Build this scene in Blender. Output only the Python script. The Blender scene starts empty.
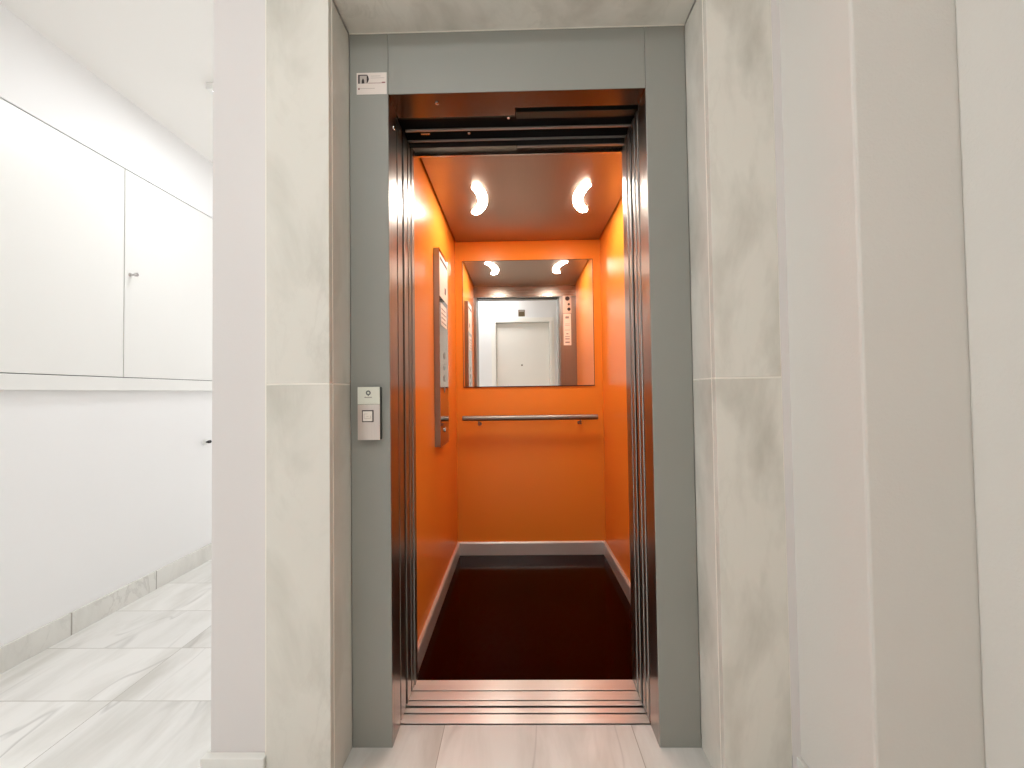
import bpy, bmesh, math, random
from mathutils import Vector, Matrix

S = bpy.context.scene
COL = S.collection

# ------------------------------------------------------------------ camera
YAW, PITCH, ROLL = -0.0150, 0.0217, 0.0136
CAM = Vector((0.0, -1.2154, 1.1))


def cam_matrix():
    B = Matrix(((1, 0, 0), (0, 0, -1), (0, 1, 0)))
    cy, sy = math.cos(YAW), math.sin(YAW)
    Y = Matrix(((cy, 0, -sy), (0, 1, 0), (sy, 0, cy)))
    cp, sp = math.cos(PITCH), math.sin(PITCH)
    P = Matrix(((1, 0, 0), (0, cp, sp), (0, -sp, cp)))
    cr, sr = math.cos(ROLL), math.sin(ROLL)
    R = Matrix(((cr, sr, 0), (-sr, cr, 0), (0, 0, 1)))
    M = R @ P @ Y @ B                      # world -> (right, down, forward)
    r, d, f = M[0], M[1], M[2]
    return Matrix((r, -Vector(d), -Vector(f))).transposed()


cam_data = bpy.data.cameras.new('camera')
cam_data.sensor_fit = 'HORIZONTAL'
cam_data.sensor_width = 36.0
cam_data.lens = 385.0 / 1024.0 * 36.0
cam_data.clip_start = 0.02
cam = bpy.data.objects.new('camera', cam_data)
COL.objects.link(cam)
cam.matrix_world = Matrix.Translation(CAM) @ cam_matrix().to_4x4()
S.camera = cam

# ------------------------------------------------------------------ world, exposure
W = bpy.data.worlds.new('world')
S.world = W
W.use_nodes = True
W.node_tree.nodes['Background'].inputs[0].default_value = (1, 1, 1, 1)
W.node_tree.nodes['Background'].inputs[1].default_value = 0.05
S.view_settings.view_transform = 'Standard'
S.view_settings.look = 'None'
S.view_settings.gamma = 1.0
S.view_settings.use_curve_mapping = False
S.view_settings.exposure = 0.0
S.cycles.use_denoising = True
S.cycles.max_bounces = 14
S.cycles.diffuse_bounces = 8
S.cycles.glossy_bounces = 8
S.cycles.sample_clamp_indirect = 10.0

# ------------------------------------------------------------------ lamps in fittings built below; lobby lamp and panes are added fill
LAMP_PASSAGE = 7.2
FILL_LAMP_LOBBY = 7.0
CAR_LIGHT = 118.0
FILL_PANE_LOBBY = 1.95
FILL_PANE_PASSAGE = 3.1


def area(name, loc, size, power, color):
    L = bpy.data.lights.new(name, 'AREA')
    L.shape = 'SQUARE'
    L.size = size
    L.energy = power
    L.color = color
    o = bpy.data.objects.new(name, L)
    o.location = loc
    COL.objects.link(o)
    return o


area('passage_lamp_light', (-1.385, 0.875, 2.655), 0.30, LAMP_PASSAGE, (0.96, 0.985, 1.0))
area('lobby_fill_light', (-0.40, -1.36, 2.655), 0.42, FILL_LAMP_LOBBY, (0.98, 0.995, 1.0))  # unseen lobby lamp, added and placed to light the front faces evenly


# ------------------------------------------------------------------ materials
def srgb(r, g, b):
    f = lambda c: (c / 255 / 12.92) if c / 255 <= 0.04045 else ((c / 255 + 0.055) / 1.055) ** 2.4
    return (f(r), f(g), f(b), 1.0)


class NT:
    def __init__(self, name):
        self.m = bpy.data.materials.new(name)
        self.m.use_nodes = True
        self.t = self.m.node_tree
        self.b = self.t.nodes['Principled BSDF']

    def n(self, kind, **kw):
        nd = self.t.nodes.new(kind)
        for k, v in kw.items():
            setattr(nd, k, v)
        return nd

    def l(self, a, b):
        self.t.links.new(a, b)


def plain(name, col, rough=0.5, metal=0.0, spec=0.5, bump=0.0, bscale=300.0, mottled=0.0, coat=0.0):
    k = NT(name)
    b = k.b
    b.inputs['Base Color'].default_value = col
    b.inputs['Roughness'].default_value = rough
    b.inputs['Metallic'].default_value = metal
    b.inputs['Specular IOR Level'].default_value = spec
    b.inputs['Coat Weight'].default_value = coat
    tc = k.n('ShaderNodeTexCoord')
    if mottled:
        nz = k.n('ShaderNodeTexNoise')
        nz.inputs['Scale'].default_value = 3.0
        nz.inputs['Detail'].default_value = 4
        k.l(tc.outputs['Object'], nz.inputs['Vector'])
        rp = k.n('ShaderNodeValToRGB')
        e = rp.color_ramp.elements
        e[0].position, e[1].position = 0.3, 0.7
        e[0].color = tuple(c * (1 - mottled) for c in col[:3]) + (1,)
        e[1].color = tuple(min(1, c * (1 + mottled)) for c in col[:3]) + (1,)
        k.l(nz.outputs['Fac'], rp.inputs['Fac'])
        k.l(rp.outputs['Color'], b.inputs['Base Color'])
    if bump:
        nz = k.n('ShaderNodeTexNoise')
        nz.inputs['Scale'].default_value = bscale
        nz.inputs['Detail'].default_value = 3
        bp = k.n('ShaderNodeBump')
        bp.inputs['Strength'].default_value = bump
        bp.inputs['Distance'].default_value = 0.002
        k.l(tc.outputs['Object'], nz.inputs['Vector'])
        k.l(nz.outputs['Fac'], bp.inputs['Height'])
        k.l(bp.outputs['Normal'], b.inputs['Normal'])
    return k.m


def brushed(name, col, rough, axis='Z', amount=0.10, metal=1.0):
    """Brushed metal: fine grain stretched along one axis varies the roughness and tint."""
    k = NT(name)
    b = k.b
    b.inputs['Metallic'].default_value = metal
    tc = k.n('ShaderNodeTexCoord')
    mp = k.n('ShaderNodeMapping')
    sc = {'X': (0.4, 260, 260), 'Y': (260, 0.4, 260), 'Z': (260, 260, 0.4)}[axis]
    mp.inputs['Scale'].default_value = sc
    nz = k.n('ShaderNodeTexNoise')
    nz.inputs['Scale'].default_value = 1.0
    nz.inputs['Detail'].default_value = 4
    k.l(tc.outputs['Object'], mp.inputs['Vector'])
    k.l(mp.outputs['Vector'], nz.inputs['Vector'])
    mr = k.n('ShaderNodeMapRange')
    mr.inputs['To Min'].default_value = max(0.02, rough - amount * 0.5)
    mr.inputs['To Max'].default_value = rough + amount * 0.5
    k.l(nz.outputs['Fac'], mr.inputs['Value'])
    k.l(mr.outputs['Result'], b.inputs['Roughness'])
    rp = k.n('ShaderNodeValToRGB')
    e = rp.color_ramp.elements
    e[0].color = tuple(c * 0.9 for c in col[:3]) + (1,)
    e[1].color = tuple(min(1, c * 1.08) for c in col[:3]) + (1,)
    k.l(nz.outputs['Fac'], rp.inputs['Fac'])
    k.l(rp.outputs['Color'], b.inputs['Base Color'])
    return k.m


def marble(name, light, mid, vein, scale=1.0, rough=0.14, seed=0.0, stretch=(2.2, 2.2, 0.9), tile=None, streak=0.5, angle=(0, 0, 0), soft=False):
    """Polished marble: soft clouds, thin streaks and fine veins. tile=(ox, oy, w, h) lays it as floor tiles."""
    k = NT(name)
    b = k.b
    tc = k.n('ShaderNodeTexCoord')
    vec = tc.outputs['Object']
    mortar = None
    wofs = None
    if tile:
        ox, oy, tw, th = tile
        mp0 = k.n('ShaderNodeMapping')
        mp0.inputs['Location'].default_value = (-ox, -oy, 0)
        k.l(vec, mp0.inputs['Vector'])
        br = k.n('ShaderNodeTexBrick')
        br.offset = 0.0
        br.squash = 1.0
        br.inputs['Scale'].default_value = 1.0
        br.inputs['Brick Width'].default_value = tw
        br.inputs['Row Height'].default_value = th
        br.inputs['Mortar Size'].default_value = 0.0014
        br.inputs['Mortar Smooth'].default_value = 0.2
        br.inputs['Bias'].default_value = 0.0
        br.inputs['Color1'].default_value = (0, 0, 0, 1)
        br.inputs['Color2'].default_value = (1, 1, 1, 1)
        br.inputs['Mortar'].default_value = (0.5, 0.5, 0.5, 1)
        k.l(mp0.outputs['Vector'], br.inputs['Vector'])
        mortar = br.outputs['Fac']
        wofs = br.outputs['Color']
    mp = k.n('ShaderNodeMapping')
    mp.inputs['Scale'].default_value = stretch
    mp.inputs['Rotation'].default_value = angle
    k.l(vec, mp.inputs['Vector'])

    def noise(sc, detail, ofs, dist=0.0, ro=0.55):
        nz = k.n('ShaderNodeTexNoise', noise_dimensions='4D')
        nz.inputs['Scale'].default_value = sc * scale
        nz.inputs['Detail'].default_value = detail
        nz.inputs['Roughness'].default_value = ro
        nz.inputs['Distortion'].default_value = dist
        k.l(mp.outputs['Vector'], nz.inputs['Vector'])
        if wofs is not None:
            mu = k.n('ShaderNodeMath', operation='MULTIPLY_ADD')
            k.l(wofs, mu.inputs[0])
            mu.inputs[1].default_value = 19.0
            mu.inputs[2].default_value = ofs + seed
            k.l(mu.outputs[0], nz.inputs['W'])
        else:
            nz.inputs['W'].default_value = ofs + seed
        return nz.outputs['Fac']

    cloud = noise(1.3, 5, 1.0, 0.6)
    rp = k.n('ShaderNodeValToRGB')
    e = rp.color_ramp.elements
    e[0].position, e[1].position = 0.30, 0.56
    e[0].color, e[1].color = mid, light
    k.l(cloud, rp.inputs['Fac'])
    # ridged veins: |noise - 0.5| small
    vn = noise(1.1, 2, 7.0, 0.5, 0.45) if soft else noise(1.6, 6, 7.0, 1.1, 0.6)
    sub = k.n('ShaderNodeMath', operation='SUBTRACT')
    k.l(vn, sub.inputs[0])
    sub.inputs[1].default_value = 0.5
    ab = k.n('ShaderNodeMath', operation='ABSOLUTE')
    k.l(sub.outputs[0], ab.inputs[0])
    mr = k.n('ShaderNodeMapRange')
    mr.inputs['From Min'].default_value = 0.0
    mr.inputs['From Max'].default_value = 0.028
    mr.inputs['To Min'].default_value = streak
    mr.inputs['To Max'].default_value = 0.0
    k.l(ab.outputs[0], mr.inputs['Value'])
    gate = noise(0.9, 2, 13.0)
    gr = k.n('ShaderNodeMapRange')
    gr.inputs['From Min'].default_value = 0.45
    gr.inputs['From Max'].default_value = 0.65
    k.l(gate, gr.inputs['Value'])
    mu = k.n('ShaderNodeMath', operation='MULTIPLY')
    k.l(mr.outputs['Result'], mu.inputs[0])
    k.l(gr.outputs['Result'], mu.inputs[1])
    mx = k.n('ShaderNodeMix', data_type='RGBA')
    k.l(mu.outputs[0], mx.inputs[0])
    k.l(rp.outputs['Color'], mx.inputs[6])
    mx.inputs[7].default_value = vein
    out = mx.outputs[2]
    if mortar is not None:
        # a little tone difference from tile to tile, then the joint
        tone = k.n('ShaderNodeMapRange')
        tone.inputs['To Min'].default_value = 0.90
        tone.inputs['To Max'].default_value = 1.04
        k.l(wofs, tone.inputs['Value'])
        vm = k.n('ShaderNodeVectorMath', operation='SCALE')
        k.l(out, vm.inputs[0])
        k.l(tone.outputs['Result'], vm.inputs['Scale'])
        m2 = k.n('ShaderNodeMix', data_type='RGBA')
        k.l(mortar, m2.inputs[0])
        k.l(vm.outputs[0], m2.inputs[6])
        m2.inputs[7].default_value = srgb(176, 172, 164)
        out = m2.outputs[2]
    k.l(out, b.inputs['Base Color'])
    b.inputs['Roughness'].default_value = rough
    return k.m


def emitter(name, col, strength):
    k = NT(name)
    k.b.inputs['Base Color'].default_value = (0.9, 0.9, 0.9, 1)
    k.b.inputs['Emission Color'].default_value = col
    k.b.inputs['Emission Strength'].default_value = strength
    return k.m


M = {}
M['white_wall'] = plain('white_wall_paint', srgb(222, 218, 216), 0.75, bump=0.10, bscale=220, mottled=0.01)
M['brightened_wall'] = plain('brightened_wall_paint', srgb(243, 243, 243), 0.7, bump=0.06, bscale=220, mottled=0.005)  # whiter copy of the wall paint, stronger light put into the colour
M['rough_wall'] = plain('rough_plaster', srgb(221, 218, 212), 0.85, bump=0.35, bscale=160, mottled=0.01)
M['ceiling'] = plain('ceiling_paint', srgb(238, 236, 232), 0.8, bump=0.05)
M['cabinet'] = plain('cabinet_lacquer', srgb(238, 238, 235), 0.35, mottled=0.005)
M['cabinet_gap'] = plain('cabinet_shadow_gap', srgb(58, 56, 55), 0.8)
M['door_white'] = plain('white_door_lacquer', srgb(250, 247, 239), 0.4, mottled=0.01)
M['marble_wall'] = marble('portal_marble', srgb(223, 220, 211), srgb(198, 195, 184), srgb(186, 182, 172), 1.7, 0.12, 3.0, streak=0.22)
M['marble_wall_b'] = marble('portal_marble_cool', srgb(227, 224, 215), srgb(193, 190, 179), srgb(182, 178, 167), 1.7, 0.12, 11.3, streak=0.22)
M['marble_base'] = marble('skirting_marble', srgb(233, 232, 227), srgb(216, 215, 209), srgb(185, 182, 176), 1.5, 0.2, 21.0, streak=0.4)
M['marble_floor'] = marble('floor_marble', srgb(238, 237, 234), srgb(212, 210, 204), srgb(152, 150, 146), 1.6, 0.13, 5.0,
                           stretch=(3.4, 0.9, 1.0), tile=(-1.4888, 0.184, 0.6155, 0.29), streak=0.5, angle=(0, 0, 0.45), soft=True)
M['grout'] = plain('white_grout', srgb(240, 236, 226), 0.8, mottled=0.02)
M['joint'] = plain('grey_joint', srgb(168, 164, 156), 0.8, mottled=0.02)
M['grey_paint'] = plain('grey_door_frame_paint', srgb(150, 151, 144), 0.42, mottled=0.015, bump=0.04, bscale=400)
M['steel_v'] = brushed('brushed_steel_upright', (0.34, 0.335, 0.32, 1), 0.30, 'Z')
M['steel_h'] = brushed('brushed_steel_lengthwise', (0.50, 0.45, 0.40, 1), 0.26, 'X')
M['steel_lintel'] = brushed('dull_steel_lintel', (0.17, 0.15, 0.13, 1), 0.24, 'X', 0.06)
M['rail_grey'] = brushed('grey_track_rail', (0.32, 0.32, 0.30, 1), 0.35, 'X', 0.06, 0.6)
M['steel_ceiling'] = brushed('satin_steel_ceiling', (0.40, 0.32, 0.255, 1), 0.42, 'Y', 0.06)
M['steel_rail'] = brushed('satin_steel_rail', (0.30, 0.27, 0.245, 1), 0.38, 'X', 0.06)
M['steel_polished'] = brushed('polished_steel', (0.46, 0.40, 0.36, 1), 0.07, 'Z', 0.04)
M['alu'] = brushed('worn_aluminium', (0.92, 0.90, 0.88, 1), 0.34, 'X', 0.14, 0.75)
k = M['alu'].node_tree
tv = k.nodes.new('ShaderNodeCombineXYZ')
tv.inputs[1].default_value = 1.0
pb = k.nodes['Principled BSDF']
pb.inputs['Anisotropic'].default_value = 0.85
k.links.new(tv.outputs[0], pb.inputs['Tangent'])
M['skirting'] = brushed('aluminium_skirting', (0.84, 0.82, 0.80, 1), 0.32, 'X', 0.1, 0.6)
M['dark'] = plain('black_gap', srgb(22, 18, 16), 0.7, mottled=0.1)
M['dark_metal'] = plain('dark_track_metal', srgb(72, 74, 68), 0.35, 0.8, mottled=0.08)
M['rubber'] = plain('black_rubber', srgb(30, 28, 28), 0.6, mottled=0.05)
M['orange'] = plain('orange_laminate', (0.84, 0.265, 0.029, 1), 0.30, spec=0.32, bump=0.02, bscale=90, mottled=0.01)
M['car_floor'] = plain('black_polished_floor', (0.010, 0.0, 0.0, 1), 0.14, spec=0.08, mottled=0.08)
M['lens'] = emitter('lit_diffuser', (1.0, 0.90, 0.78, 1), CAR_LIGHT)
M['fill_pane_lobby'] = emitter('fill_light_pane', (0.96, 0.985, 1.0, 1), FILL_PANE_LOBBY)
M['fill_pane_passage'] = emitter('fill_light_pane_far', (0.97, 0.99, 1.0, 1), FILL_PANE_PASSAGE)
M['lamp_panel'] = emitter('lit_ceiling_panel', (0.98, 0.99, 1.0, 1), 4.0)
M['lamp_trim'] = plain('lamp_trim_white', srgb(235, 235, 232), 0.5, mottled=0.01)
k = NT('mirror_silver')
k.b.inputs['Metallic'].default_value = 1.0
k.b.inputs['Base Color'].default_value = (0.94, 0.93, 0.915, 1)
k.b.inputs['Roughness'].default_value = 0.0
M['mirror'] = k.m
M['chrome'] = plain('chrome', (0.6, 0.58, 0.57, 1), 0.15, 1.0)
M['paper'] = plain('white_sticker_paper', srgb(232, 222, 214), 0.5, mottled=0.01)
M['label'] = plain('printed_label', srgb(240, 226, 214), 0.35, mottled=0.01)
M['ink'] = plain('grey_ink', srgb(150, 140, 134), 0.6)
M['ink_pale'] = plain('pale_ink', srgb(196, 186, 178), 0.6)
M['ink_red'] = plain('red_ink', srgb(150, 96, 96), 0.6)
M['ink_dark'] = plain('dark_ink', srgb(72, 60, 62), 0.6)
M['ink_black'] = plain('black_ink', srgb(40, 24, 26), 0.6)
M['pale_plastic'] = plain('pale_plastic', srgb(226, 228, 214), 0.4, mottled=0.01)
M['call_steel'] = brushed('call_panel_steel', (0.66, 0.60, 0.55, 1), 0.33, 'Z', 0.08)
M['button_white'] = plain('button_white', srgb(240, 232, 222), 0.35)
M['logo_grey'] = plain('logo_grey', srgb(92, 96, 94), 0.5)
M['plaque'] = plain('bronze_plaque', srgb(118, 102, 76), 0.4, 0.4, mottled=0.06)


# ------------------------------------------------------------------ mesh builder
ORG = {}


class MB:
    def __init__(self):
        self.bm = bmesh.new()

    def box(self, x0, x1, y0, y1, z0, z1):
        c = [(x, y, z) for x in (x0, x1) for y in (y0, y1) for z in (z0, z1)]
        v = [self.bm.verts.new(p) for p in c]
        for f in ((0, 1, 3, 2), (4, 6, 7, 5), (0, 4, 5, 1), (2, 3, 7, 6), (0, 2, 6, 4), (1, 5, 7, 3)):
            self.bm.faces.new([v[i] for i in f])
        return self

    def rev(self, p, axis, profile, n=28):
        """surface of revolution about an axis through p; profile = [(distance along axis, radius)]"""
        a = Vector(axis).normalized()
        u = a.orthogonal().normalized()
        w = a.cross(u)
        rings = []
        for d, r in profile:
            base = Vector(p) + a * d
            if r < 1e-6:
                rings.append([self.bm.verts.new(base)])
            else:
                rings.append([self.bm.verts.new(base + (u * math.cos(2 * math.pi * i / n) + w * math.sin(2 * math.pi * i / n)) * r) for i in range(n)])
        for A, B in zip(rings, rings[1:]):
            for i in range(n):
                j = (i + 1) % n
                if len(A) == 1:
                    self.bm.faces.new([A[0], B[i], B[j]])
                elif len(B) == 1:
                    self.bm.faces.new([A[i], B[0], A[j]])
                else:
                    self.bm.faces.new([A[i], B[i], B[j], A[j]])
        return self

    def prism(self, pts, d):
        """closed polygon pts (3-D, planar) pushed along d"""
        a = [self.bm.verts.new(p) for p in pts]
        b = [self.bm.verts.new(Vector(p) + Vector(d)) for p in pts]
        n = len(a)
        self.bm.faces.new(a)
        self.bm.faces.new(list(reversed(b)))
        for i in range(n):
            j = (i + 1) % n
            self.bm.faces.new([a[i], b[i], b[j], a[j]])
        return self

    def build(self, name, mat, parent=None, bevel=0.0, smooth=False, origin=None, seg=2):
        bmesh.ops.recalc_face_normals(self.bm, faces=self.bm.faces)
        co = [v.co.copy() for v in self.bm.verts]
        lo = Vector([min(c[i] for c in co) for i in range(3)])
        hi = Vector([max(c[i] for c in co) for i in range(3)])
        org = Vector(origin) if origin is not None else Vector(((lo.x + hi.x) / 2, (lo.y + hi.y) / 2, lo.z))
        bmesh.ops.translate(self.bm, vec=-org, verts=self.bm.verts)
        me = bpy.data.meshes.new(name)
        self.bm.to_mesh(me)
        self.bm.free()
        me.materials.append(mat)
        if smooth:
            for p in me.polygons:
                p.use_smooth = True
        o = bpy.data.objects.new(name, me)
        COL.objects.link(o)
        if parent is not None:
            o.parent = parent
            o.location = org - ORG[parent.name]
        else:
            o.location = org
        ORG[o.name] = org
        if bevel:
            b = o.modifiers.new('bevel', 'BEVEL')
            b.width = bevel
            b.segments = seg
            b.limit_method = 'ANGLE'
        if smooth:
            s = o.modifiers.new('split', 'EDGE_SPLIT')
            s.split_angle = math.radians(35)
        return o


def thing(name, loc, label, cat, group=None):
    o = bpy.data.objects.new(name, None)
    o.empty_display_size = 0.05
    COL.objects.link(o)
    o.location = loc
    ORG[o.name] = Vector(loc)
    o['label'] = label
    o['category'] = cat
    if group:
        o['group'] = group
    return o


def tag(o, label, cat, group=None):
    o['label'] = label
    o['category'] = cat
    if group:
        o['group'] = group
    return o


def struct(o):
    o['kind'] = 'structure'
    return o


def box(x0, x1, y0, y1, z0, z1):
    return MB().box(x0, x1, y0, y1, z0, z1)


def marks(name, mat, parent, boxes):
    for bx in boxes:
        MB().box(*bx).build(name, mat, parent)


O = (0, 0, 0)
CEIL = 2.70
XW = -3.40          # unseen left end of the lobby, holds an added light-giving window
XL = -2.10          # passage wall on the left
YB = -1.70          # wall behind the photographer
YE = 3.20           # far end of the passage
PL, PR = -0.880, 0.757
MF = -0.1335        # front of the marble surround
WF = -0.120         # front of the painted wall beside it

# ------------------------------------------------------------------ the setting
m = MB()
m.box(XW - 0.15, 1.2, YB - 0.15, 0.082, -0.10, 0.0)
m.box(XL - 0.15, PL + 0.05, 0.082, YE + 0.15, -0.10, 0.0)
struct(m.build('floor', M['marble_floor'], origin=O))
struct(box(XW - 0.15, 1.2, YB - 0.15, YE + 0.15, CEIL, CEIL + 0.1).build('ceiling', M['ceiling'], origin=O))

m = MB()
m.box(XL - 0.15, XL, -0.20, YE + 0.15, 0, 1.136)
m.box(XL - 0.15, XL + 0.026, -0.20, YE + 0.15, 2.323, CEIL)
m.box(XL - 0.15, XL + 0.026, -0.20, 0.158, 1.136, 2.323)
m.box(XW - 0.15, XL - 0.15, -0.20, -0.05, 0, CEIL)
m.box(XL - 0.15, XL + 0.026, 1.400, YE + 0.15, 1.136, 2.323)
m.box(XL - 0.15, XL - 0.001, 0.158, 1.400, 1.136, 2.323)
m.box(XW - 0.15, XW, -1.60, -0.20, 0, 0.25)
m.box(XW - 0.15, XW, -1.60, -0.20, 2.45, CEIL)
m.box(XW - 0.15, XW, YB - 0.15, -1.60, 0, CEIL)
struct(m.build('wall_left', M['brightened_wall'], origin=O))

m = MB()                                   # wall in which the lift portal sits
m.box(PL, -0.553, WF, YE, 0, CEIL)
m.box(-0.553, 0.572, WF, 0.10, 2.292, CEIL)
m.box(0.572, 1.2, WF, 0.06, 0, CEIL)
m.box(0.7345, PR, MF - 0.0005, WF, 0, CEIL)
m.box(1.05, 1.2, 0.06, 1.75, 0, CEIL)
struct(m.build('wall_front', M['white_wall'], origin=O))

m = MB()                                   # projecting column and the wall nearer the viewer
m.box(PR, 1.2, -0.36, WF, 0, CEIL)
m.box(0.984, 1.2, YB, -0.36, 0, CEIL)
struct(m.build('wall_right', M['rough_wall'], origin=O, bevel=0.006))
m = MB()
m.box(XL, -1.95, YE, YE + 0.15, 0, CEIL)
m.box(-1.03, PL, YE, YE + 0.15, 0, CEIL)
m.box(-1.95, -1.03, YE, YE + 0.15, 0, 0.25)
m.box(-1.95, -1.03, YE, YE + 0.15, 2.35, CEIL)
struct(m.build('wall_end', M['white_wall'], origin=O))


def window(name, axis, c, a0, a1, z0, z1, mat):
    """added glowing fill window in a wall at x=c (axis 'X') or y=c (axis 'Y')"""
    t = thing(name, (c, (a0 + a1) / 2, z0) if axis == 'X' else ((a0 + a1) / 2, c, z0), '', '')
    del t['label'], t['category']
    t['kind'] = 'structure'
    s = -1 if axis == 'X' else 1

    def bx(m, p0, p1, q0, q1, d0, d1):
        lo, hi = sorted((c + s * d0, c + s * d1))
        return m.box(lo, hi, p0, p1, q0, q1) if axis == 'X' else m.box(p0, p1, lo, hi, q0, q1)
    m = MB()
    w = 0.05
    bx(m, a0, a1, z0, z0 + w, 0.02, 0.09)
    bx(m, a0, a1, z1 - w, z1, 0.02, 0.09)
    mid = (a0 + a1) / 2
    for p in (a0, mid - w / 2, a1 - w):
        bx(m, p, p + w, z0 + w, z1 - w, 0.02, 0.09)
    m.build('fill_window_frame', M['cabinet'], t, bevel=0.003)
    for p, q in ((a0 + w, mid - w / 2), (mid + w / 2, a1 - w)):
        bx(MB(), p, q, z0 + w, z1 - w, 0.05, 0.06).build('fill_window_pane', mat, t)


window('fill_window_1', 'X', XW, -1.60, -0.20, 0.25, 2.45, M['fill_pane_lobby'])  # added unseen window, its panes glow to light the lobby from the left
window('fill_window_2', 'Y', YE, -1.95, -1.03, 0.25, 2.35, M['fill_pane_passage'])  # added unseen window, glowing as fill for the lower passage wall and floor

# wall behind the viewer with the white flat door (seen in the mirror)
DX0, DX1, DT = -0.317, 0.484, 2.145
m = MB()
m.box(XW, DX0 - 0.02, YB - 0.15, YB, 0, CEIL)
m.box(DX1 + 0.02, 1.2, YB - 0.15, YB, 0, CEIL)
m.box(DX0 - 0.02, DX1 + 0.02, YB - 0.15, YB, DT + 0.02, CEIL)
struct(m.build('wall_back', M['brightened_wall'], origin=O))
door = thing('door_1', ((DX0 + DX1) / 2, YB, 0), 'white panelled flat door with peephole reflected in the lift mirror', 'door')
del door['label'], door['category']
door['kind'] = 'structure'
m = MB()
for dx, dy in ((0.068, 0.018), (0.035, 0.030)):
    m.box(DX0 - dx, DX0, YB, YB + dy, 0, DT)
    m.box(DX1, DX1 + dx, YB, YB + dy, 0, DT)
    m.box(DX0 - dx, DX1 + dx, YB, YB + dy, DT, DT + dx)
m.box(DX0 - 0.02, DX0, YB - 0.08, YB, 0, DT)
m.box(DX1, DX1 + 0.02, YB - 0.08, YB, 0, DT)
m.box(DX0, DX1, YB - 0.08, YB, DT, DT + 0.02)
m.build('door_casing', M['door_white'], door, bevel=0.003)
box(DX0 + 0.004, DX1 - 0.004, YB - 0.075, YB - 0.035, 0.006, DT - 0.004).build('door_leaf', M['door_white'], door, bevel=0.002)
MB().rev((0.067, YB - 0.036, 1.507), (0, 1, 0), [(0, 0.013), (0.006, 0.012), (0.006, 0.007), (0.003, 0.0)]).build('peephole', M['plaque'], door, smooth=True)
MB().rev((-0.255, YB - 0.036, 1.02), (0, 1, 0), [(0, 0.026), (0.008, 0.025), (0.008, 0.011), (0.045, 0.011), (0.05, 0.026), (0.07, 0.028), (0.08, 0.018), (0.082, 0)]).build('door_knob', M['chrome'], door, smooth=True)

# marble surround of the lift, with white joints between the slabs
JZ = 1.132


def surround(name, xo, xi, side, mat_a, mat_b):
    """xo = outer edge, xi = face of the reveal, side = -1 left / +1 right"""
    t = thing(name, ((xo + xi) / 2, MF, 0), '', '')
    del t['label'], t['category']
    t['kind'] = 'structure'
    xr = xi + side * 0.0205
    a, b = sorted((xo, xi + side * 0.0015))
    box(a, b, MF, MF + 0.0195, 0, JZ - 0.0026).build('marble_slab', mat_b, t, bevel=0.0012)
    box(a, b, MF, MF + 0.0195, JZ + 0.0026, 2.69).build('marble_slab', mat_a, t, bevel=0.0012)
    a, b = sorted((xi, xr))
    box(a, b, MF + 0.0205, 0.0, 0, JZ - 0.0026).build('marble_reveal', mat_b, t, bevel=0.001)
    box(a, b, MF + 0.0205, 0.0, JZ + 0.0026, 2.2665).build('marble_reveal', mat_a, t, bevel=0.001)
    a, b = sorted((xo - side * 0.001, xi + side * 0.002))
    box(a, b, MF + 0.0002, MF + 0.015, JZ - 0.0026, JZ + 0.0026).build('grout_joint', M['grout'], t)
    a, b = sorted((xo + side * 0.0035, xo + side * 0.0002))
    box(a, b, MF + 0.0006, MF + 0.0134, 0.1, 2.69).build('grout_joint', M['grout'], t)
    a, b = sorted((xi + side * 0.0008, xr))
    box(a, b, MF + 0.0195, -0.001, JZ - 0.0026, JZ + 0.0026).build('grout_joint', M['grout'], t)
    box(a, b, MF + 0.0188, MF + 0.0205, 0, 2.2665).build('grout_joint', M['grout'], t)
    return t


surround('trim_1', -0.714, -0.5315, -1, M['marble_wall'], M['marble_wall'])
surround('trim_2', 0.733, 0.5495, 1, M['marble_wall_b'], M['marble_wall_b'])
t = thing('trim_3', (0, MF, 2.2675), '', '')
del t['label'], t['category']
t['kind'] = 'structure'
box(-0.5295, 0.5475, MF + 0.0205, 0.0, 2.2675, 2.2885).build('marble_soffit', M['marble_wall_b'], t, bevel=0.001)
box(-0.5295, 0.5475, MF, MF + 0.0195, 2.2675, 2.69).build('marble_slab', M['marble_wall'], t, bevel=0.001)
box(-0.5305, 0.5485, -0.0035, -0.0005, 2.2655, 2.2675).build('grout_joint', M['grout'], t)

# marble skirtings
m = MB()
cuts = [-0.20, 0.135, 0.565, 0.985, 1.41, 1.83, 2.25, 2.67, YE]
for a, b in zip(cuts, cuts[1:]):
    m.box(XL, XL + 0.013, a + 0.003, b - 0.003, 0, 0.104)
bl = struct(m.build('baseboard_left', M['marble_base'], origin=O, bevel=0.0015))
m = MB()
m.box(XL, XL + 0.0118, -0.20, YE, 0, 0.1025)
m.build('joint_filler', M['joint'], bl, origin=O)
m = MB()
m.box(PL - 0.0135, -0.7155, WF - 0.022, WF, 0, 0.098)
m.box(PL - 0.0135, PL, WF, 1.6, 0, 0.098)
struct(m.build('baseboard_front', M['marble_base'], origin=O, bevel=0.0025))
m = MB()
m.box(PR - 0.0125, PR, -0.36, WF - 0.0005, 0, 0.098)
m.box(PR - 0.0125, 0.984, -0.3725, -0.36, 0, 0.098)
m.box(0.9715, 0.984, YB, -0.3725, 0, 0.098)
struct(m.build('baseboard_right', M['marble_base'], origin=O, bevel=0.0025))

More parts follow.
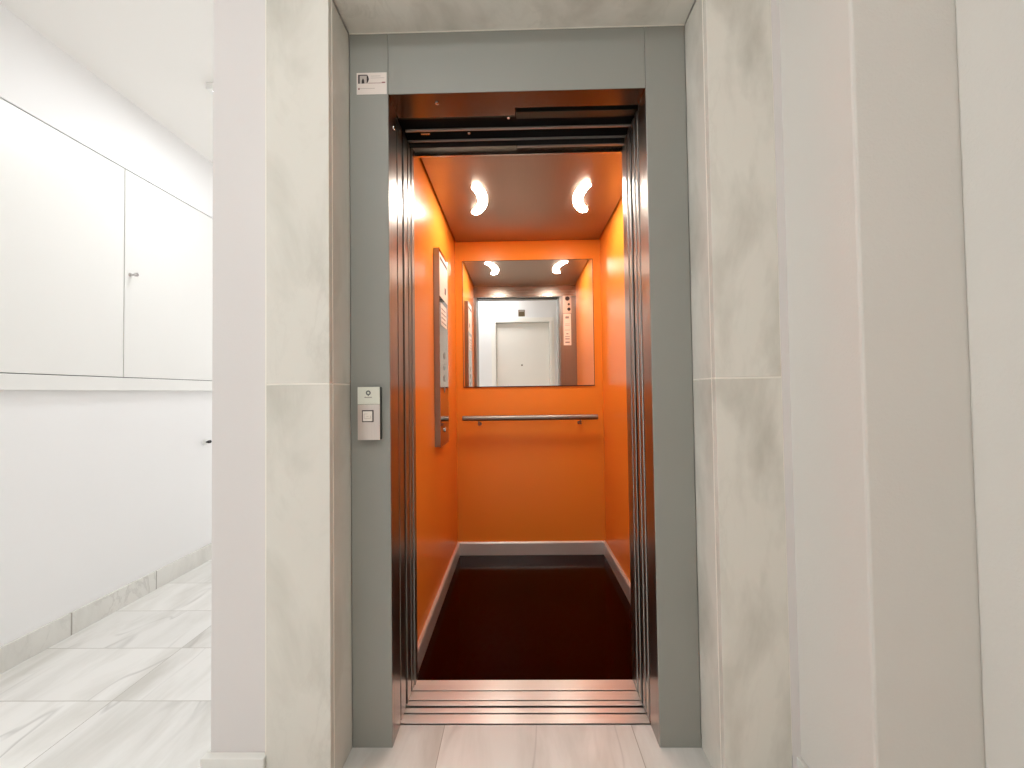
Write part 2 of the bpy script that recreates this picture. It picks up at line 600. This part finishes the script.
# ------------------------------------------------------------------ passage: cabinet, lamp, handle
CX = XL + 0.026
cab = thing('wall_cabinet', (XL + 0.013, 0.78, 1.137), 'white built-in cupboard with two flush doors on the passage wall', 'cabinet')
m = MB()
m.box(XL, XL + 0.006, 0.160, 1.398, 1.140, 2.3225)
m.build('body', M['cabinet_gap'], cab)
box(XL, CX + 0.004, 0.1585, 1.3995, 1.137, 1.2045).build('bottom_rail', M['cabinet'], cab, bevel=0.002)
box(XL + 0.006, CX, 0.160, 0.7755, 1.2085, 2.3165).build('door', M['cabinet'], cab, bevel=0.0015)
d = box(XL + 0.006, CX, 0.7800, 1.398, 1.2085, 2.3165).build('door', M['cabinet'], cab, bevel=0.0015)
MB().rev((CX, 0.808, 1.759), (1, 0, 0), [(0, 0.010), (0.004, 0.010), (0.008, 0.0055), (0.022, 0.0055), (0.028, 0.0095), (0.038, 0.0105), (0.041, 0.008), (0.0415, 0)], 24).build('knob', M['chrome'], d, smooth=True)


def ceiling_lamp(x0, y0, s, label):
    t = thing('ceiling_lamp', (x0 + s / 2, y0 + s / 2, CEIL - 0.03), label, 'lamp')
    f = 0.018
    m = MB()
    m.box(x0, x0 + s, y0, y0 + f, CEIL - 0.03, CEIL)
    m.box(x0, x0 + s, y0 + s - f, y0 + s, CEIL - 0.03, CEIL)
    m.box(x0, x0 + f, y0 + f, y0 + s - f, CEIL - 0.03, CEIL)
    m.box(x0 + s - f, x0 + s, y0 + f, y0 + s - f, CEIL - 0.03, CEIL)
    m.build('lamp_frame', M['lamp_trim'], t, bevel=0.0015)
    box(x0 + f, x0 + s - f, y0 + f, y0 + s - f, CEIL - 0.026, CEIL - 0.018).build('diffuser', M['lamp_panel'], t)


ceiling_lamp(-1.572, 0.692, 0.37, 'white square ceiling lamp in the passage, only its corner showing past the pillar')
ceiling_lamp(-0.65, -1.61, 0.50, 'large white square ceiling lamp, unseen, added to light the lobby in front of the lift')

t = thing('wall_hook', (XL, 1.352, 0.801), 'small black hook tip sticking out of the white passage wall beside the pillar edge', 'hook')
MB().rev((XL, 1.340, 0.795), (1, 0, 0), [(0, 0.020), (0.005, 0.020), (0.007, 0.016), (0.007, 0.008), (0.012, 0.008), (0.012, 0)], 24).build('rosette', M['lamp_trim'], t, smooth=True)
MB().rev((XL + 0.012, 1.340, 0.795), (1, -0.25, 0.14), [(0, 0.006), (0.012, 0.006), (0.016, 0.010), (0.030, 0.010), (0.034, 0.007), (0.035, 0)], 24).build('grip', M['rubber'], t, smooth=True)

# ------------------------------------------------------------------ lift door frame
FX0, FX1, IX0, IX1 = -0.531, 0.549, -0.4055, 0.4219
FT, IT, SY = 2.2665, 2.067, 0.082
fr = thing('elevator_door_frame', (0, 0, 0), 'grey painted metal door frame around the lift opening', 'door frame')
for x0, x1, xi, s in ((FX0, IX0, IX0, -1), (IX1, FX1, IX1, 1)):
    j = box(x0, x1, 0.0, 0.020, 0.0, FT).build('jamb', M['grey_paint'], fr, bevel=0.0015)
    a, b = sorted((xi - s * 0.0006, xi + s * 0.012))
    l = box(a, b, 0.0204, SY, 0.0, IT).build('jamb_lining', M['steel_v'], j, bevel=0.001)
    a, b = sorted((xi - s * 0.0006, xi + s * 0.004))
    box(a, b, 0.0016, 0.0204, 0.0, IT).build('jamb_return', M['steel_v'], j, bevel=0.0006)
    l['label'] = 'brushed steel lining of the jamb'
    if s < 0:
        box(xi - 0.030, xi - 0.0015, 0.098, 0.150, 0.002, 2.06).build('strike_strip', M['steel_v'], fr, bevel=0.001)
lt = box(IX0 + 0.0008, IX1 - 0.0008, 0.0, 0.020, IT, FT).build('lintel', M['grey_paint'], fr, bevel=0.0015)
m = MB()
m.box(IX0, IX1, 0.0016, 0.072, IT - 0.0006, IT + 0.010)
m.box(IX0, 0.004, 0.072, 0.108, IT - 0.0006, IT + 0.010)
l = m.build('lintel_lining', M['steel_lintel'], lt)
l['label'] = 'brushed steel underside of the lintel'
MB().rev((-0.256, 0.041, IT - 0.0006), (0, 0, -1), [(0, 0.0075), (0.0025, 0.007), (0.004, 0.0045), (0.004, 0.0025), (0.002, 0.0)], 20).build('screw', M['chrome'], lt, smooth=True)
MB().rev((IX0 + 0.0006, 0.053, 1.993), (1, 0, 0), [(0, 0.0075), (0.0025, 0.007), (0.004, 0.0045), (0.004, 0.0)], 20).build('screw', M['chrome'], fr, smooth=True)

# door track above the opening, between landing and car
tr = thing('door_track', (0, 0.165, 2.07), 'dark door track with two light rails above the lift opening', 'door track')
m = MB()
m.box(-0.43, 0.60, 0.075, 0.245, 2.115, 2.125)
m.box(-0.43, 0.60, 0.245, 0.249, 2.05, 2.125)
m.box(-0.445, -0.43, 0.075, 0.249, 2.02, 2.125)
m.build('housing', M['dark'], tr)
box(-0.40, 0.60, 0.168, 0.178, 2.063, 2.069).build('rail', M['rail_grey'], tr, bevel=0.001)
box(-0.43, 0.60, 0.226, 0.234, 2.061, 2.067).build('rail', M['rail_grey'], tr, bevel=0.001)
box(0.008, 0.60, 0.096, 0.128, 2.068, 2.100).build('hanger', M['dark_metal'], tr, bevel=0.001)
box(-0.42, 0.004, 0.110, 0.124, 2.072, 2.100).build('hanger', M['dark_metal'], tr, bevel=0.001)
box(-0.35, -0.315, 0.196, 0.204, 2.070, 2.076).build('guide_clip', M['steel_h'], tr, bevel=0.001)
MB().rev((-0.17, 0.205, 2.085), (0, 0, -1), [(0, 0.006), (0.012, 0.006), (0.014, 0.004), (0.014, 0)], 16).build('bolt', M['chrome'], tr, smooth=True)
MB().rev((-0.02, 0.132, 2.085), (0, 0, -1), [(0, 0.006), (0.010, 0.006), (0.012, 0.004), (0.012, 0)], 16).build('bolt', M['chrome'], tr, smooth=True)


# landing sill
def sill(name, parent, x0, x1, y0, y1, grooves, top=0.0):
    m = MB()
    ys = [y0] + [v for g in grooves for v in g] + [y1]
    for a, b in zip(ys[0::2], ys[1::2]):
        m.box(x0, x1, a, b, top - 0.020, top)
    o = m.build(name, M['alu'], parent, bevel=0.0008)
    g = MB()
    for a, b in grooves:
        g.box(x0, x1, a - 0.0004, b + 0.0004, top - 0.024, top - 0.013)
    g.build('groove', M['dark'], o)
    return o


ls = thing('landing_sill', (0, 0.117, -0.02), 'pale ribbed metal sill on the landing edge of the doorway', 'sill')
sill('tread', ls, -0.415, 0.4219, 0.0875, 0.1505, [(0.1235, 0.1295)], 0.001)
box(-0.415, 0.4219, 0.0825, 0.0875, -0.02, -0.006).build('edge_seal', M['dark'], ls)
box(-0.53, 0.56, 0.150, 0.160, -0.06, -0.03).build('gap_shadow', M['dark'], ls)

# open sliding doors, stacked at the right: landing pair then car pair
PZ = 2.060


def panel(name, y0, y1, xe, label, group):
    t = thing(name, (xe + 0.08, (y0 + y1) / 2, 0.006), label, 'door panel', group)
    box(xe + 0.004, xe + 0.17, y0 + 0.003, y1 - 0.003, 0.006, PZ).build('leaf', M['steel_v'], t)
    e = box(xe, xe + 0.008, y0, y1, 0.006, PZ).build('edge_strip', M['steel_v'], t, bevel=0.0035, seg=3)
    box(xe + 0.02, xe + 0.06, (y0 + y1) / 2 - 0.003, (y0 + y1) / 2 + 0.003, 0.0, 0.006).build('guide_shoe', M['rubber'], t)


G = 'open sliding door panels at the right of the lift opening'
panel('landing_door_panel', 0.0880, 0.1130, 0.4185, 'open steel landing door edge right behind the right frame jamb, first of four', G)
panel('landing_door_panel', 0.1220, 0.1470, 0.4175, 'second steel door edge at the right of the opening, on the landing sill', G)
panel('car_door_panel', 0.1680, 0.1950, 0.4165, 'third steel door edge at the right of the opening, above the car sill front', G)
panel('car_door_panel', 0.2080, 0.2350, 0.4165, 'innermost of the four open steel door edges at the right, next to the car', G)

# ------------------------------------------------------------------ lift car
CX0, CX1, CY, CZ = -0.4234, 0.5796, 1.424, 2.144
YF = 0.288          # inner face of the car front
car = thing('elevator_car', (0.078, 0.85, 0), 'orange lift car with steel ceiling and dark red floor behind the doorway', 'elevator')
box(CX0 - 0.02, CX1 + 0.02, 0.2795, CY + 0.02, -0.02, 0.0).build('car_floor', M['car_floor'], car)
o = box(CX0 - 0.02, CX0, YF + 0.004, CY - 0.0015, 0.0, 2.19).build('left_wall', M['orange'], car)
o = box(CX1, CX1 + 0.02, YF + 0.004, CY - 0.0015, 0.0, 2.19).build('right_wall', M['orange'], car)
o = box(CX0 - 0.02, CX1 + 0.02, CY, CY + 0.02, 0.0, 2.19).build('rear_wall', M['orange'], car)
box(CX0 + 0.009, CX1 - 0.009, YF + 0.004, CY - 0.003, CZ, CZ + 0.012).build('ceiling_panel', M['steel_ceiling'], car)
box(CX0 - 0.02, CX1 + 0.02, YF - 0.03, CY + 0.02, 2.19, 2.20).build('roof', M['dark'], car)
SK = 0.088


def skirting(pts, d):
    MB().prism(pts, d).build('skirting', M['skirting'], car, bevel=0.001)


skirting([(CX0, YF + 0.004, 0), (CX0 + 0.016, YF + 0.004, 0), (CX0 + 0.016, YF + 0.004, SK - 0.008), (CX0 + 0.012, YF + 0.004, SK), (CX0, YF + 0.004, SK)], (0, CY - YF - 0.004, 0))
skirting([(CX1, YF + 0.004, 0), (CX1, YF + 0.004, SK), (CX1 - 0.012, YF + 0.004, SK), (CX1 - 0.016, YF + 0.004, SK - 0.008), (CX1 - 0.016, YF + 0.004, 0)], (0, CY - YF - 0.004, 0))
skirting([(CX0 + 0.0162, CY, 0), (CX0 + 0.0162, CY, SK), (CX0 + 0.0162, CY - 0.012, SK), (CX0 + 0.0162, CY - 0.016, SK - 0.008), (CX0 + 0.0162, CY - 0.016, 0)], (CX1 - CX0 - 0.0324, 0, 0))
MB().box(CX0, CX1, 0.2495, 0.2795, 2.062, 2.19).box(CX0, CX1, 0.2795, YF, 2.037, 2.19).build('transom', M['steel_h'], car)
h = box(0.010, CX1, 0.2395, 0.2493, 2.0455, 2.10).build('transom_hanger', M['dark'], car)
box(0.010, CX1, 0.2395, 0.2493, 2.0415, 2.0453).build('lower_edge', M['rail_grey'], h)
MB().box(0.4225, CX1 + 0.02, 0.2495, 0.2793, 0.0, 2.060).box(0.4225, CX1 + 0.02, 0.2793, YF, 0.0, 2.0365).build('front_return', M['steel_v'], car)
m = MB()
m.box(-0.4234, -0.4045, 0.1640, 0.2080, 0.004, 2.060)
m.box(-0.4234, -0.4120, 0.2080, 0.2200, 0.004, 2.060)
m.box(-0.4234, -0.4045, 0.2200, 0.2550, 0.004, 2.060)
m.box(-0.4434, -0.4010, 0.2550, 0.2793, 0.0, 2.060)
m.box(-0.4434, -0.4010, 0.2793, YF, 0.0, 2.0365)
m.build('strike_post', M['steel_v'], car, bevel=0.0015)
box(-0.45, -0.4370, 0.084, 0.2540, 0.0, 2.10).build('shaft_lining', M['dark'], car)
sill('car_sill', car, -0.4225, 0.4219, 0.1585, 0.2792, [(0.1785, 0.1835), (0.2235, 0.2285)], 0.002)

# mirror on the rear wall
mi = thing('wall_mirror', (0.076, CY, 1.142), 'wide rectangular mirror on the orange rear wall of the lift', 'mirror')
MX0, MX1, MZ0, MZ1 = -0.370, 0.5225, 1.1425, 2.007
box(MX0, MX1, CY - 0.006, CY, MZ0, MZ1).build('mirror_glass', M['mirror'], mi)
m = MB()
m.box(MX0 - 0.003, MX1 + 0.003, CY - 0.0075, CY, MZ0 - 0.005, MZ0)
m.box(MX0 - 0.003, MX1 + 0.003, CY - 0.0065, CY, MZ1, MZ1 + 0.003)
m.box(MX0 - 0.003, MX0, CY - 0.0065, CY, MZ0, MZ1)
m.box(MX1, MX1 + 0.003, CY - 0.0065, CY, MZ0, MZ1)
m.build('edge_trim', M['dark'], mi)

# handrail
hr = thing('handrail', (0.076, 1.345, 0.929), 'round steel handrail across the rear wall below the mirror', 'handrail')
HY, HZ, HR = 1.352, 0.930, 0.018
MB().rev((-0.372, HY, HZ), (1, 0, 0), [(0, 0), (0, HR - 0.003), (0.003, HR), (0.897, HR), (0.900, HR - 0.003), (0.900, 0)], 32).build('rail', M['steel_rail'], hr, smooth=True)
for x in (-0.262, 0.414):
    m = MB()
    m.rev((x, HY, HZ - HR + 0.003), (0, 0, -1), [(0, 0.006), (0.030, 0.006), (0.033, 0.004)], 20)
    m.rev((x, HY - 0.004, HZ - 0.042), (0, 1, 0), [(0, 0), (0, 0.006), (CY - HY + 0.004, 0.006)], 20)
    m.rev((x, CY - 0.004, HZ - 0.042), (0, 1, 0), [(0, 0), (0, 0.011), (0.004, 0.011)], 24)
    m.build('bracket', M['steel_rail'], hr, smooth=True)

# control panel on the left wall
PX = -0.393
cp = thing('control_panel', (CX0, 0.845, 0.83), 'tall polished steel control panel on the left orange wall of the lift', 'control panel')
box(CX0, PX - 0.002, 0.732, 0.958, 0.828, 1.846).build('housing', M['steel_v'], cp, bevel=0.001)
fp = box(PX - 0.002, PX, 0.730, 0.960, 0.826, 1.848).build('face_plate', M['steel_polished'], cp, bevel=0.0006)
lb = box(PX, PX + 0.0012, 0.734, 0.956, 1.600, 1.826).build('notice_plate', M['label'], cp)
marks('printed_heading', M['ink_dark'], lb, [(PX + 0.0012, PX + 0.0016, 0.748, 0.942, 1.792, 1.808)])
marks('printed_symbol', M['ink_dark'], lb, [(PX + 0.0012, PX + 0.0016, 0.868, 0.900, 1.640, 1.675)])
lb2 = box(PX, PX + 0.0012, 0.762, 0.918, 1.455, 1.570).build('instruction_label', M['label'], cp)
marks('printed_line', M['ink'], lb2, [(PX + 0.0012, PX + 0.0015, 0.775, 0.905 - 0.02 * (i % 2), 1.470 + i * 0.023, 1.477 + i * 0.023) for i in range(4)])
for i in range(4):
    z = 1.30 - i * 0.06
    b = MB().rev((PX, 0.845, z), (1, 0, 0), [(0, 0.019), (0.0014, 0.018), (0.0014, 0.0)], 28).build('floor_button', M['steel_v'], cp, smooth=True)
MB().rev((PX, 0.845, 0.905), (1, 0, 0), [(0, 0.012), (0.006, 0.011), (0.006, 0.004), (0.003, 0)], 24).build('key_switch', M['chrome'], cp, smooth=True)


# two crescent lights in the car ceiling
def crescent(cx, cy, s, label):
    """arc-shaped flush light; s=+1 bulges towards +x"""
    R, w, half = 0.27, 0.025, 0.52
    tilt = 0.12 * s
    t = thing('ceiling_light', (cx, cy, CZ - 0.006), label, 'light', 'crescent lights in the lift ceiling')

    def outline(wd, z, ext):
        pts = []
        n = 18
        def P(r, a):
            x = (r * math.cos(a) - R) * s
            y = r * math.sin(a)
            return Vector((cx + x * math.cos(tilt) - y * math.sin(tilt), cy + x * math.sin(tilt) + y * math.cos(tilt), z))
        for i in range(n + 1):
            pts.append(P(R + wd, -half + 2 * half * i / n))
        for i in range(1, 8):                       # round end
            q = math.pi * i / 8
            pts.append(P(R + wd * math.cos(q), half + wd / R * math.sin(q)))
        for i in range(n + 1):
            pts.append(P(R - wd, half - 2 * half * i / n))
        for i in range(1, 8):
            q = math.pi * i / 8
            pts.append(P(R - wd * math.cos(q), -half - wd / R * math.sin(q)))
        return pts
    MB().prism(outline(w, CZ - 0.006, 0), (0, 0, 0.006)).build('diffuser', M['lens'], t)
    MB().prism(outline(w + 0.004, CZ - 0.0025, 0), (0, 0, 0.0025)).build('trim_ring', M['steel_ceiling'], t)


crescent(-0.176, 0.850, 1, 'left one of the two lit crescent lights in the lift ceiling')
crescent(0.338, 0.850, -1, 'right one of the two lit crescent lights in the lift ceiling')

# devices on the inner face of the front return (seen in the mirror)
ks = thing('key_switch_plate', (0.495, YF, 1.87), 'pale switch plate with dark round keyholes, seen at the top right in the mirror', 'switch plate')
box(0.452, 0.535, YF, YF + 0.003, 1.868, 2.040).build('plate', M['call_steel'], ks, bevel=0.0008)
for x, z, r in ((0.497, 2.012, 0.022), (0.510, 1.955, 0.011), (0.511, 1.907, 0.016)):
    MB().rev((x, YF + 0.003, z), (0, 1, 0), [(0, r), (0.004, r * 0.92), (0.004, r * 0.5), (0.001, 0)], 24).build('keyhole', M['ink_black'], ks, smooth=True)
il = thing('instruction_sign', (0.492, YF, 1.553), 'narrow upright instruction sign below the switch plate, seen in the mirror', 'sign')
box(0.455, 0.529, YF, YF + 0.002, 1.553, 1.862).build('sheet', M['label'], il)
marks('printed_line', M['ink'], il, [(0.492 - w / 2, 0.492 + w / 2, YF + 0.002, YF + 0.0025, z, z + h) for z, h, w in (
    (1.815, 0.022, 0.036), (1.760, 0.004, 0.05), (1.745, 0.004, 0.046), (1.70, 0.004, 0.05), (1.66, 0.010, 0.022), (1.635, 0.006, 0.046), (1.610, 0.010, 0.044), (1.575, 0.014, 0.044))])

# floor plaque above the flat door, seen in the mirror
pq = thing('plaque', (0.072, YB, 2.237), 'small square bronze plaque above the white door seen in the mirror', 'plaque')
box(0.024, 0.120, YB, YB + 0.006, 2.237, 2.335).build('plate', M['plaque'], pq, bevel=0.002)
m = MB()
m.box(0.036, 0.108, YB + 0.006, YB + 0.007, 2.308, 2.324)
m.build('top_band', M['ink_pale'], pq)

# ------------------------------------------------------------------ call panel on the left jamb
KY = -0.020
cpn = thing('call_button_panel', (-0.466, 0, 0.957), 'slim lift call panel with a square button on the left frame jamb', 'call panel')
box(-0.5005, -0.4315, KY + 0.002, 0.0, 0.958, 1.1225).build('housing', M['dark_metal'], cpn, bevel=0.001)  # dark colour of the sides stands in for the panel's cast shadow
tp = box(-0.5010, -0.4310, KY - 0.0005, KY + 0.002, 1.0690, 1.1230).build('top_cover', M['pale_plastic'], cpn, bevel=0.001)
tp['label'] = 'pale plastic cover with a small ring emblem'
bp_ = box(-0.5010, -0.4310, KY, KY + 0.002, 0.9575, 1.0682).build('face_plate', M['call_steel'], cpn, bevel=0.0006)
bf = MB()
bx0, bx1, bz0, bz1 = -0.4865, -0.4510, 1.0135, 1.0505
for a, b_, c, d_ in ((bx0, bx1, bz0, bz0 + 0.003), (bx0, bx1, bz1 - 0.003, bz1), (bx0, bx0 + 0.003, bz0 + 0.003, bz1 - 0.003), (bx1 - 0.003, bx1, bz0 + 0.003, bz1 - 0.003)):
    bf.box(a, b_, KY - 0.002, KY, c, d_)
bf = bf.build('button_frame', M['ink_dark'], cpn)
bt = box(bx0 + 0.003, bx1 - 0.003, KY - 0.0035, KY, bz0 + 0.003, bz1 - 0.003).build('button', M['button_white'], cpn, bevel=0.001)
m = MB()                                   # faint mark on the button: a broken square with a dash
yy0, yy1 = KY - 0.0040, KY - 0.0035
m.box(-0.4785, -0.4685, yy0, yy1, 1.0385, 1.0397)
m.box(-0.4797, -0.4785, yy0, yy1, 1.0260, 1.0397)
m.box(-0.4785, -0.4600, yy0, yy1, 1.0245, 1.0257)
m.box(-0.4600, -0.4588, yy0, yy1, 1.0245, 1.0330)
m.box(-0.4720, -0.4650, yy0, yy1, 1.0310, 1.0322)
m.build('button_mark', M['ink_pale'], bt)
# ring emblem with a pale centre, and its line of small lettering
ly = KY - 0.0012
m = MB()
n = 32
cx_, cz_ = -0.4668, 1.1045
for i in range(n):
    a0, a1 = 2 * math.pi * i / n, 2 * math.pi * (i + 1) / n
    pts = []
    for r, a in ((0.0076, a0), (0.0076, a1), (0.0036, a1), (0.0036, a0)):
        pts.append((cx_ + r * math.cos(a), ly, cz_ + r * math.sin(a)))
    m.prism(pts, (0, 0.0007, 0))
m.box(cx_ - 0.0012, cx_ + 0.0012, ly, ly + 0.0007, cz_ - 0.0098, cz_ - 0.0070)
m.build('ring_emblem', M['logo_grey'], tp)
m = MB()
x = -0.4786
random.seed(4)
while x < -0.4555:
    w = random.choice((0.0014, 0.0020, 0.0024))
    m.box(x, x + w, ly, ly + 0.0007, 1.0893, 1.0893 + random.choice((0.0022, 0.0026, 0.0032)))
    x += w + 0.0006
m.build('lettering', M['ink'], tp)

# ------------------------------------------------------------------ sticker at the top of the left jamb
st = thing('notice_sticker', (-0.458, 0, 2.068), 'small white printed sticker at the top of the left frame jamb', 'sticker')
box(-0.5070, -0.4095, -0.0008, 0.0, 2.0675, 2.1385).build('sheet', M['paper'], st)
yy0, yy1 = -0.0012, -0.0008
m = MB()
m.box(-0.5020, -0.4700, yy0, yy1, 2.1030, 2.1320)
m.build('photo', M['ink_pale'], st)
m = MB()
m.prism([(-0.4905, yy0 - 0.0002, 2.1030), (-0.4815, yy0 - 0.0002, 2.1030), (-0.4825, yy0 - 0.0002, 2.114), (-0.4860, yy0 - 0.0002, 2.1205), (-0.4895, yy0 - 0.0002, 2.114)], (0, 0.0002, 0))
m.prism([(-0.4740, yy0 - 0.0002, 2.1030), (-0.4690, yy0 - 0.0002, 2.1090), (-0.4665, yy0 - 0.0002, 2.1170), (-0.4690, yy0 - 0.0002, 2.1260), (-0.4740, yy0 - 0.0002, 2.1320)], (0, 0.0002, 0))
m.build('photo_shape', M['ink_black'], st)
m = MB()
m.box(-0.5020, -0.4965, yy0 - 0.0002, yy0, 2.1030, 2.1320)
m.box(-0.4965, -0.4740, yy0 - 0.0002, yy0, 2.1285, 2.1320)
m.build('photo_edge', M['ink_dark'], st)
marks('printed_line', M['ink_pale'], st, [(-0.4610, -0.4290, yy0, yy1, 2.1262, 2.1278), (-0.4610, -0.4170, yy0, yy1, 2.1200, 2.1214), (-0.4960, -0.4480, yy0, yy1, 2.0858, 2.0876)])
marks('printed_line', M['ink_red'], st, [(-0.4690, -0.4250, yy0, yy1, 2.1034, 2.1046)])
marks('printed_logo', M['ink_red'], st, [(-0.4250, -0.4140, yy0, yy1, 2.1034, 2.1075), (-0.5020, -0.4970, yy0, yy1, 2.0830, 2.0885)])
